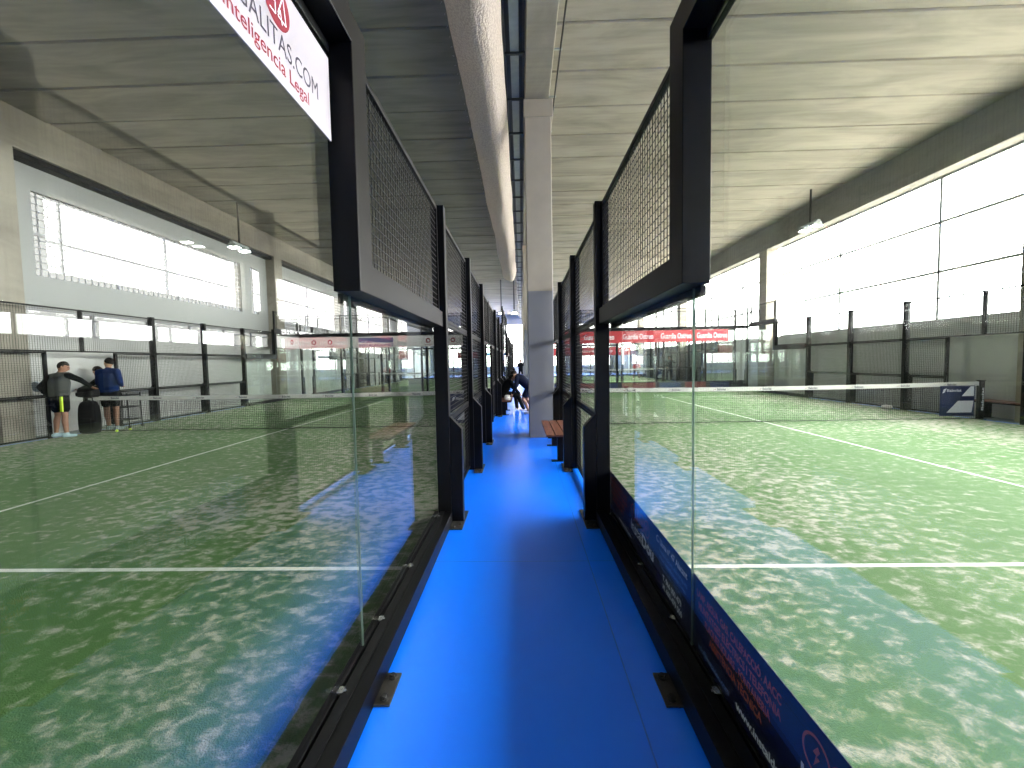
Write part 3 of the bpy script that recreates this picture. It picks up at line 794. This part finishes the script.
# ------------------------------------------------------------------ benches
def make_bench():
    root = empty('slatted_bench')          # local: y along the bench 1.6 m
    for k in range(3):
        MB().box(-.21 + .145 * k, -.21 + .145 * k + .13, -.8, .8, .415, .445).build('seat_slat', 'wood', root, bevel=.004)
    MB().box(-.18, .18, -.72, .72, .38, .414).build('seat_frame', 'black', root)
    for s in (-1, 1):
        MB().box(-.03, .14, s * .6 - .03, s * .6 + .03, .012, .38).build('leg', 'black', root, bevel=.003)
        MB().box(-.12, .18, s * .6 - .05, s * .6 + .05, 0, .012).build('foot_plate', 'black', root)
    return root
b0 = make_bench(); b0.location = (.57, 7.10, 0); 
tag(b0, 'reddish slatted wooden bench with dark legs beside the painted column', 'bench', 'slatted benches')
b1 = copy_tree(b0); b1.location = (-.52, 12.85, 0); b1.rotation_euler = (0, 0, math.pi); tag(b1, 'slatted bench at the left of the aisle under the seated person', 'bench', 'slatted benches')
b2 = copy_tree(b0); b2.location = (11.3, 9.75, 0); tag(b2, 'dark bench against the grey wall behind the right net post', 'bench', 'slatted benches')

# ------------------------------------------------------------------ people
def V(*a): return Vector(a)
def hand(mb, wrist, d, side, curl=.6, s=1.0):
    """palm, four unequal bent fingers and a thumb leaving the side of the palm"""
    d = Vector(d).normalized(); side = (Vector(side) - d * Vector(side).dot(d)).normalized(); nrm = d.cross(side)
    p0 = Vector(wrist); p1 = p0 + d * .085 * s
    for t in (-1, 0, 1): mb.capsule(p0 + side * t * .012 * s, p1 + side * t * .026 * s, .017 * s, .014 * s, 8)
    for k, l in enumerate((.070, .080, .075, .058)):
        b = p1 + side * (k - 1.5) * .0205 * s
        q1 = b + (d * math.cos(curl * .5) + nrm * math.sin(curl * .5)) * l * .5 * s
        q2 = q1 + (d * math.cos(curl * 1.6) + nrm * math.sin(curl * 1.6)) * l * .5 * s
        mb.capsule(b, q1, .0092 * s, .0085 * s, 7); mb.capsule(q1, q2, .0085 * s, .0070 * s, 7)
    b = p0 + d * .03 * s - side * .030 * s; q = b + (d * .8 - side * .7).normalized() * .035 * s; mb.capsule(b, q, .011 * s, .010 * s, 7)
    mb.capsule(q, q + (d + nrm * .5).normalized() * .03 * s, .010 * s, .008 * s, 7)

def remesh(o, vox, smooth=4):
    m = o.modifiers.new('r', 'REMESH'); m.mode = 'VOXEL'; m.voxel_size = vox; m.use_smooth_shade = True
    if smooth: s = o.modifiers.new('s', 'SMOOTH'); s.iterations = smooth; s.factor = .5
    return o

def person(J, loc, rz, label, top, top_sleeve, bottom, shoe, long_legs=False, short_sleeve=False, s=1.0, extras=None, cap=None, vox=.011, leg_mat=None):
    """J: joints in local metres, local +y is the way the body faces"""
    root = empty('person', loc, rz)
    J = {k: Vector(v) * s for k, v in J.items()}
    head, neck, chest, pel = J['head'], J['neck'], J['chest'], J['pelvis']
    look = Vector(J.get('look', (0, 1, 0))).normalized(); updir = (head - neck).normalized()
    look = (look - updir * look.dot(updir)).normalized(); rt = look.cross(updir)
    b = MB()
    Rm = Matrix((rt, look, updir)).transposed()
    b.ball(head, .1 * s, 16, 12, (.80, .98, 1.12), Rm)                                  # skull
    b.ball(head + look * .022 * s - updir * .06 * s, .062 * s, 14, 10, (.92, 1.05, .95), Rm)   # jaw
    b.capsule(head + look * .095 * s + updir * .005 * s, head + look * .112 * s - updir * .028 * s, .010 * s, .014 * s, 8)  # nose
    b.capsule(head + look * .090 * s - updir * .058 * s - rt * .018 * s, head + look * .090 * s - updir * .058 * s + rt * .018 * s, .009 * s, .009 * s, 8)  # lips
    for k in (-1, 1):
        b.ball(head + rt * k * .084 * s - updir * .012 * s, .026 * s, 8, 6, (.35, .7, 1.1), Rm)
        b.capsule(head + look * .088 * s + updir * .030 * s + rt * k * .016 * s, head + look * .082 * s + updir * .030 * s + rt * k * .05 * s, .009 * s, .008 * s, 6)
    b.capsule(neck - updir * .04 * s, head - updir * .05 * s, .058 * s, .054 * s)
    sl, sr = J['shoulder_l'], J['shoulder_r']; across = (sr - sl).normalized()
    b.capsule(sl * .8 + sr * .2, sr * .8 + sl * .2, .07 * s, .07 * s)
    fw = (neck - pel).normalized()
    for k in (-.08, .08):
        b.capsule(chest + across * k * s, pel + across * k * .9 * s, .105 * s, .095 * s)
    hips = {}
    for sd, k in (('l', -1), ('r', 1)):
        b.capsule(J['shoulder_' + sd], J['elbow_' + sd], .053 * s, .040 * s)
        b.capsule(J['elbow_' + sd], J['wrist_' + sd], .040 * s, .026 * s)
        d = J['wrist_' + sd] - J['elbow_' + sd]
        hand(b, J['wrist_' + sd], J.get('hand_' + sd, d), across * k * -1 if abs(d.normalized().dot(across)) < .9 else (0, 0, 1), J.get('curl', V(.6, 0, 0))[0] / s, s)
        hp = pel + across * k * .09 * s; hips[sd] = hp
        b.capsule(hp, J['knee_' + sd], .088 * s, .056 * s)
        kn, an = J['knee_' + sd], J['ankle_' + sd]
        cf = kn.lerp(an, .3) - (an - kn).normalized().cross(across).normalized() * -.015 * s
        b.capsule(kn, cf, .054 * s, .057 * s); b.capsule(cf, an, .057 * s, .036 * s)
        toe = J.get('toe_' + sd, an + V(0, .14, -.05)); b.capsule(an - V(0, 0, .02) * s, toe, .036 * s, .03 * s)
    body = remesh(b.build('body', 'skin', root), min(vox, .009), 2)
    eye = MB()
    for k in (-1, 1): eye.ball(head + look * .090 * s + updir * .010 * s + rt * k * .032 * s, .011 * s, 8, 6)
    eye.build('eyes', 'hair', root)
    # hair
    hmb = MB(); hmb.ball(head + updir * .022 * s - look * .014 * s, .104 * s, 16, 12, (.84, .98, 1.05), Rm)
    hmb.v = [v for v in hmb.v]
    keepf = []
    for f in hmb.f:
        c = sum((Vector(hmb.v[i]) for i in f), Vector()) / len(f) - head
        if c.dot(updir) > .050 * s or c.dot(look) < .03 * s and c.dot(updir) > -.070 * s: keepf.append(f)
    hmb.f = keepf; hmb.sm = [True] * len(keepf)
    ho = hmb.build('hair', 'hair', root); sm = ho.modifiers.new('t', 'SOLIDIFY'); sm.thickness = .012
    # upper garment
    t = MB(); g = .022 * s
    for k in (-.075, -.0375, 0, .0375, .075):
        t.capsule(chest + across * k * s, pel + across * k * s + fw * .02 * s, .118 * s + g, .105 * s + g, 16)
    t.capsule(sl * .82 + sr * .18, sr * .82 + sl * .18, .085 * s, .085 * s)
    t.capsule(neck - updir * .06 * s, neck - updir * .0 * s, .085 * s, .068 * s)
    sleeves = t if top_sleeve == top else MB()
    for sd in 'lr':
        S, E, W_ = J['shoulder_' + sd], J['elbow_' + sd], J['wrist_' + sd]
        if short_sleeve: sleeves.capsule(S, S.lerp(E, .6), .073 * s, .062 * s)
        else: sleeves.capsule(S, E, .074 * s, .060 * s); sleeves.capsule(E, E.lerp(W_, .93), .058 * s, .043 * s)
    remesh(t.build('jacket', top, root), vox, 14)
    if sleeves is not t: remesh(sleeves.build('sleeves', top_sleeve, root), vox, 8)
    # lower garment
    q = MB()
    for k in (-.07, 0, .07): q.capsule(pel + across * k * s + fw * .06 * s, pel + across * k * s - fw * .03 * s, .110 * s, .122 * s, 14)
    for sd in 'lr':
        hp, kn, an = hips[sd], J['knee_' + sd], J['ankle_' + sd]
        if long_legs: q.capsule(hp, kn, .108 * s, .080 * s); q.capsule(kn, an, .076 * s, .058 * s)
        else: q.capsule(hp, hp.lerp(kn, .66), .112 * s, .098 * s)
    sh = remesh(q.build('trousers' if long_legs else 'shorts', bottom, root), vox, 10)
    if extras == 'stripe':
        st = MB(); hp, kn = hips['r'], J['knee_r']; a, c2 = hp + V(.082, -.090, -.02) * s, hp.lerp(kn, .66) + V(.055, -.092, -.06) * s
        st.add([a + V(-.022, 0, 0), a + V(.022, .012, 0), c2 + V(.022, .012, 0), c2 + V(-.022, 0, 0), a + V(-.022, .03, 0), a + V(.022, .04, 0), c2 + V(.022, .04, 0), c2 + V(-.022, .03, 0)],
               [(0, 1, 2, 3), (4, 7, 6, 5), (0, 4, 5, 1), (1, 5, 6, 2), (2, 6, 7, 3), (3, 7, 4, 0)])
        st.build('side_stripe', 'neon', sh)
    for sd in 'lr':
        an = J['ankle_' + sd]; toe = J.get('toe_' + sd, an + V(0, .14, -.05) * s)
        f = MB(); dr = (toe - an); dr.z = 0; dr.normalize(); z0 = an.z - .075 * s
        heel = V(an.x, an.y, z0 + .045 * s) - dr * .04 * s; tip = V(an.x, an.y, z0 + .036 * s) + dr * .135 * s
        f.capsule(heel, tip, .045 * s, .036 * s); f.capsule(V(an.x, an.y, z0 + .05 * s), V(an.x, an.y, z0 + .09 * s), .045 * s, .043 * s)
        f.v = [(v[0], v[1], max(v[2], z0 + .002)) for v in f.v]
        remesh(f.build('shoe', shoe, root), .012, 2)
    return tag(root, label, 'person')

ST = dict(head=(0, .03, 1.63), neck=(0, 0, 1.46), chest=(0, 0, 1.28), pelvis=(0, 0, .95), shoulder_l=(-.19, 0, 1.42), shoulder_r=(.19, 0, 1.42),
          knee_l=(-.12, .02, .50), knee_r=(.12, .02, .50), ankle_l=(-.13, -.02, .085), ankle_r=(.13, -.02, .085))
def pose(**k): d = dict(ST); d.update(k); return d
# player in grey: back to the aisle, racket in the left hand, right arm across to the bags
GZ = .012
p1 = person(pose(head=(.03, .10, 1.60), neck=(0, .04, 1.44), chest=(0, .02, 1.25), look=(.75, .65, -.15),
     shoulder_l=(-.21, .0, 1.38), shoulder_r=(.20, .08, 1.41), elbow_l=(-.46, -.08, 1.15), wrist_l=(-.30, -.05, .96), hand_l=(-.6, .1, .25),
     elbow_r=(.36, .20, 1.30), wrist_r=(.34, .40, 1.14), ankle_l=(-.15, -.02, .085), ankle_r=(.17, .0, .085), toe_l=(-.16, .1, .04), toe_r=(.26, .1, .04)),
     (-10.68, 9.28, GZ), R(-14), 'person in grey hoodie with black sleeves and neon striped black shorts, holding a racket', 'hood', 'hooddark', 'hooddark', 'shoe', s=1.02, extras='stripe')
# player in navy
p2 = person(pose(head=(-.03, .08, 1.64), neck=(0, .02, 1.48), look=(-.9, .4, -.1), elbow_l=(-.27, .06, 1.14), wrist_l=(-.22, .28, 1.06), elbow_r=(.29, -.04, 1.17), wrist_r=(.15, .18, 1.08),
     shoulder_l=(-.2, 0, 1.42), shoulder_r=(.2, 0, 1.43), knee_l=(-.10, .03, .50), knee_r=(.13, .0, .50), ankle_l=(-.06, .02, .085), ankle_r=(.16, -.04, .085), toe_l=(-.05, .14, .04), toe_r=(.19, .1, .04)),
     (-10.50, 10.27, GZ), R(8), 'person in navy jacket and black shorts standing beside the ball cart', 'navycloth', 'navycloth', 'hooddark', 'shoegrey', s=1.05)
# third, mostly hidden behind the one in navy, leaning to the cart
p3 = person(pose(head=(0, .28, 1.50), neck=(0, .18, 1.36), chest=(0, .10, 1.2), look=(0, .8, -.5), elbow_l=(-.28, .22, 1.10), wrist_l=(-.16, .48, 1.08), elbow_r=(.28, .30, 1.16), wrist_r=(.12, .58, 1.06),
     shoulder_l=(-.19, .14, 1.33), shoulder_r=(.19, .14, 1.33)), (-11.12, 10.98, 0), R(160), 'person in dark olive jacket half hidden behind the one in navy', 'olive', 'olive', 'hooddark', 'shoegrey', long_legs=True, s=1.02)
# racket
rk = empty('padel_racket', (-11.07, 9.33, 1.01)); rk.rotation_euler = (0, R(-52), R(-8))
q = MB(); pts = [(.115 * math.sin(a) * (1 - .18 * max(0, -math.cos(a))), .30 + .135 * math.cos(a)) for a in [2 * math.pi * i / 28 for i in range(28)]]
q.prism(pts, 'y', -.018, .018); q.build('racket_head', 'bluerk', rk, bevel=.006)
q = MB(); q.path([(-.07, 0, .20), (0, 0, .06), (.07, 0, .20)], .014, 8); q.build('throat', 'bagwhite', rk)
MB().tube((0, 0, -.07), (0, 0, .07), .016, 10).build('grip', 'hooddark', rk)
tag(rk, 'pale blue padel racket held low behind the person in grey', 'racket')

# bending person in the aisle
p4 = person(dict(head=(0, .53, 1.10), neck=(0, .40, 1.13), chest=(0, .28, 1.06), pelvis=(0, 0, .80), look=(0, .75, -.65),
     shoulder_l=(-.18, .36, 1.10), shoulder_r=(.18, .36, 1.10), elbow_l=(-.20, .40, .84), wrist_l=(-.16, .50, .62), elbow_r=(.20, .44, .86), wrist_r=(.14, .56, .64),
     knee_l=(-.13, .20, .46), knee_r=(.13, .14, .46), ankle_l=(-.14, .02, .085), ankle_r=(.16, -.06, .085), toe_l=(-.14, .15, .03), toe_r=(.16, .08, .03)),
     (.24, 12.45, 0), R(80), 'person in dark navy top and shorts bending over in the aisle', 'navydark', 'navydark', 'navydark', 'shoewhite')
# seated person on the left bench
p5 = person(dict(head=(0, .34, 1.18), neck=(0, .24, 1.04), chest=(0, .14, .88), pelvis=(0, -.02, .56), look=(0, .8, -.6),
     shoulder_l=(-.18, .20, 1.0), shoulder_r=(.18, .20, 1.0), elbow_l=(-.24, .34, .74), wrist_l=(-.16, .52, .58), elbow_r=(.24, .34, .74), wrist_r=(.16, .5, .56),
     knee_l=(-.14, .42, .52), knee_r=(.14, .44, .52), ankle_l=(-.15, .46, .085), ankle_r=(.17, .62, .085), toe_l=(-.15, .6, .03), toe_r=(.17, .76, .03)),
     (-.60, 13.18, 0), R(-80), 'person in black sitting on the left bench, leaning forward', 'hooddark', 'hooddark', 'hooddark', 'shoewhite', long_legs=True)
# far person standing at the end of the aisle
p6 = person(pose(look=(-1, .2, 0), elbow_l=(-.30, .1, 1.2), wrist_l=(-.34, .36, 1.16), elbow_r=(.27, .0, 1.15), wrist_r=(.2, .22, 1.1)),
     (-.09, 36.0, 0), R(180), 'tiny person in dark clothes standing far down the aisle', 'hooddark', 'hooddark', 'hooddark', 'hooddark'.replace('hooddark', 'shoegrey'), long_legs=True, vox=.02)
p7 = person(pose(head=(0, .02, 1.66), elbow_l=(-.36, .12, 1.30), wrist_l=(-.16, .26, 1.48), elbow_r=(.34, .06, 1.20), wrist_r=(.2, .2, 1.0)),
     (10.42, 29.6, .012), R(170), 'person in dark grey standing by the fence of the far right court', 'slate', 'slate', 'hooddark', 'shoegrey', long_legs=True, vox=.016)
p8 = person(dict(head=(0, .28, 1.36), neck=(0, .20, 1.22), chest=(0, .14, 1.08), pelvis=(0, -.04, .78), look=(0, .9, -.3),
     shoulder_l=(-.18, .18, 1.18), shoulder_r=(.18, .18, 1.18), elbow_l=(-.26, .34, 1.0), wrist_l=(-.14, .52, .95), elbow_r=(.26, .34, 1.0), wrist_r=(.14, .5, .9),
     knee_l=(-.18, .16, .44), knee_r=(.18, .12, .44), ankle_l=(-.22, 0, .085), ankle_r=(.24, -.04, .085)),
     (8.95, 32.6, .012), R(165), 'person in red crouching to play on the far right court', 'redcloth', 'redcloth', 'hooddark', 'shoewhite', vox=.016, s=.98)

# ------------------------------------------------------------------ cart, bags, balls, small things
ct = empty('ball_cart', (-10.75, 10.62, 0))
f = MB()
for x in (-.26, .26):
    for y in (-.2, .2): f.path([(x, y, .06), (x * .92, y, .92)], .014, 8)
for z in (.22, .55, .86):
    for x in (-.26, .26): f.tube((x, -.2, z), (x, .2, z), .012, 8)
    for y in (-.2, .2): f.tube((-.26, y, z), (.26, y, z), .012, 8)
f.build('frame', 'black', ct)
for z in (.22, .55):
    w = MB()
    for i in range(11): x = -.25 + .05 * i; w.tube((x, -.2, z), (x, .2, z), .003, 5); 
    w.build('shelf_wires', 'black', ct)
for x in (-.26, .26):
    for y in (-.2, .2):
        MB().tube((x - .012, y, .035), (x + .012, y, .035), .035, 12).build('wheel', 'rubber', ct)
ct.location = (-10.62, 10.78, .012); ct.rotation_euler = (0, 0, R(4))
tag(ct, 'black wire trolley on wheels behind the person in navy', 'cart')

def soft_bag(name, loc, size, rz, mat, label, strap=True, pocket=True):
    root = empty(name, loc, rz); sx, sy, sz = size
    b = MB(); prof = [(-1, -.5), (-.9, -.9), (0, -1), (.9, -.9), (1, -.5), (1, .5), (.9, .9), (0, 1), (-.9, .9), (-1, .5)]
    rings = [(0, .82), (.06, .96), (.3, 1.0), (.6, .98), (.85, .9), (.97, .7), (1, .45)]
    vs = [(p[0] * sx / 2 * r, p[1] * sy / 2 * r, z * sz) for z, r in rings for p in prof]; k = len(prof)
    fs = [(j * k + i, j * k + (i + 1) % k, (j + 1) * k + (i + 1) % k, (j + 1) * k + i) for j in range(len(rings) - 1) for i in range(k)]
    fs += [tuple(range(k))[::-1], tuple((len(rings) - 1) * k + i for i in range(k))]
    b.add(vs, fs, True); o = b.build('bag_body', mat, root); m = o.modifiers.new('s', 'SUBSURF'); m.levels = 1; m.render_levels = 1
    if pocket: MB().box(-sx * .32, sx * .32, -sy * .56, -sy * .46, sz * .12, sz * .5).build('front_pocket', mat, root, bevel=.015)
    if strap: MB().path([(-sx * .25, 0, sz * .96), (-sx * .2, 0, sz * 1.1), (sx * .2, 0, sz * 1.1), (sx * .25, 0, sz * .96)], .012, 8).build('strap', 'rubber', root)
    return tag(root, label, 'bag', 'sports bags')
soft_bag('sports_bag', (-10.55, 9.80, .012), (.40, .28, .80), R(10), 'bag', 'tall black racket bag standing between the players in grey and navy')
soft_bag('sports_bag', (-10.52, 9.78, .90), (.56, .30, .26), R(-20), 'bag', 'black bag lying on top of the tall racket bag', strap=False)
soft_bag('sports_bag', (-.44, 12.28, .446), (.18, .28, .15), 0, 'bagwhite', 'small white bag on the left bench beside the seated person')
soft_bag('sports_bag', (-.30, 12.2, 0.0), (.26, .44, .26), R(8), 'bagwhite', 'white bag on the blue floor at the feet of the seated person') if False else None

def tennis_ball(x, y, z, label):
    b = MB().ball((0, 0, 0), .034, 20, 14).build('padel_ball', 'ball', loc=(x, y, z))
    s = MB(); P = []
    for i in range(49):
        t = 2 * math.pi * i / 48; a = .44; r = .0343
        v = Vector((math.cos(t) + .35 * math.cos(3 * t), math.sin(t) - .35 * math.sin(3 * t), 1.1 * math.sin(2 * t))); P.append(v.normalized() * r)
    s.path(P, .0013, 5); s.build('seam', 'whiteprint', b)
    return tag(b, label, 'ball', 'yellow balls on the left court')
tennis_ball(-9.92, 10.17, .046, 'yellow ball on the turf right of the other, nearer the fence posts')
tennis_ball(-10.05, 9.95, .046, 'yellow ball touching the shoes of the person in navy')
w = MB().ball((0, 0, 0), .16, 18, 12, (1.0, .6, .42)); w.v = [(v[0] + .02 * noise.noise(Vector(v) * 14), v[1] + .02 * noise.noise(Vector(v) * 13 + Vector((3, 0, 0))), max(v[2], -.05) + .02 * noise.noise(Vector(v) * 16)) for v in w.v]
tag(w.build('crumpled_towel', 'bagwhite', loc=(10.55, 12.2, .075)), 'small crumpled white towel on the turf by the right court fence', 'towel')

# ------------------------------------------------------------------ light
wd = bpy.data.worlds.new('sky'); SC.world = wd; wd.use_nodes = True
wn = wd.node_tree; bg = wn.nodes['Background']; bg.inputs[0].default_value = (1.0, .985, .955, 1)
tcw = N(wn, 'ShaderNodeTexCoord'); dt = N(wn, 'ShaderNodeVectorMath', operation='DOT_PRODUCT'); dt.inputs[1].default_value = Vector((.86, .0, .50)).normalized()
L(wn, tcw.outputs['Generated'], dt.inputs[0])
L(wn, math_(wn, 'MULTIPLY_ADD', math_(wn, 'POWER', math_(wn, 'MAXIMUM', dt.outputs['Value'], 0.0), 3.0), 22.0, 6.5), bg.inputs[1])
def portal(loc, rot, sx, sy):
    l = bpy.data.lights.new('window_light', 'AREA'); l.shape = 'RECTANGLE'; l.size = sx; l.size_y = sy; l.cycles.is_portal = True
    o = bpy.data.objects.new('window_portal', l); COL.objects.link(o); o.location = loc; o.rotation_euler = rot; return o
portal((WX + .3, (Y0 + Y1) / 2, 4.5), (0, R(90), 0), 4.2, Y1 - Y0)
portal((-WX - .3, (Y0 + Y1) / 2, 4.3), (0, R(-90), 0), 4.2, Y1 - Y0)
portal((0, Y1 + .4, 3.6), (R(-90), 0, 0), 23, 5.6)

# ------------------------------------------------------------------ camera
f_px, yaw, pitch, roll = 414.2337, .0242, .0538, -.0181
cy_, sy_ = math.cos(yaw), math.sin(yaw); A = Matrix(((cy_, sy_, 0), (-sy_, cy_, 0), (0, 0, 1)))
cp, sp = math.cos(pitch), math.sin(pitch); B = Matrix(((1, 0, 0), (0, cp, -sp), (0, sp, cp)))
Q = B @ A; r_, d_, u_ = Q[0], Q[1], Q[2]
cr, sr_ = math.cos(roll), math.sin(roll)
right = r_ * cr + u_ * sr_; upv = u_ * cr - r_ * sr_
cam = bpy.data.cameras.new('camera'); cam.sensor_width = 36; cam.lens = f_px / 1024 * 36; cam.clip_start = .02; cam.clip_end = 300
co = bpy.data.objects.new('camera', cam); COL.objects.link(co)
mw = Matrix((right, upv, -d_)).transposed().to_4x4(); mw.translation = Vector((0, 0, H_EYE)); co.matrix_world = mw
SC.camera = co
vs_ = SC.view_settings; vs_.view_transform = 'Standard'; vs_.look = 'None'; vs_.gamma = 1; vs_.exposure = 1.3; vs_.use_curve_mapping = False
SC.cycles.max_bounces = 10; SC.cycles.diffuse_bounces = 5; SC.cycles.glossy_bounces = 6; SC.cycles.transparent_max_bounces = 48
SC.cycles.use_denoising = True; SC.cycles.use_guiding = True; SC.cycles.use_adaptive_sampling = False; SC.cycles.sample_clamp_indirect = 8.0
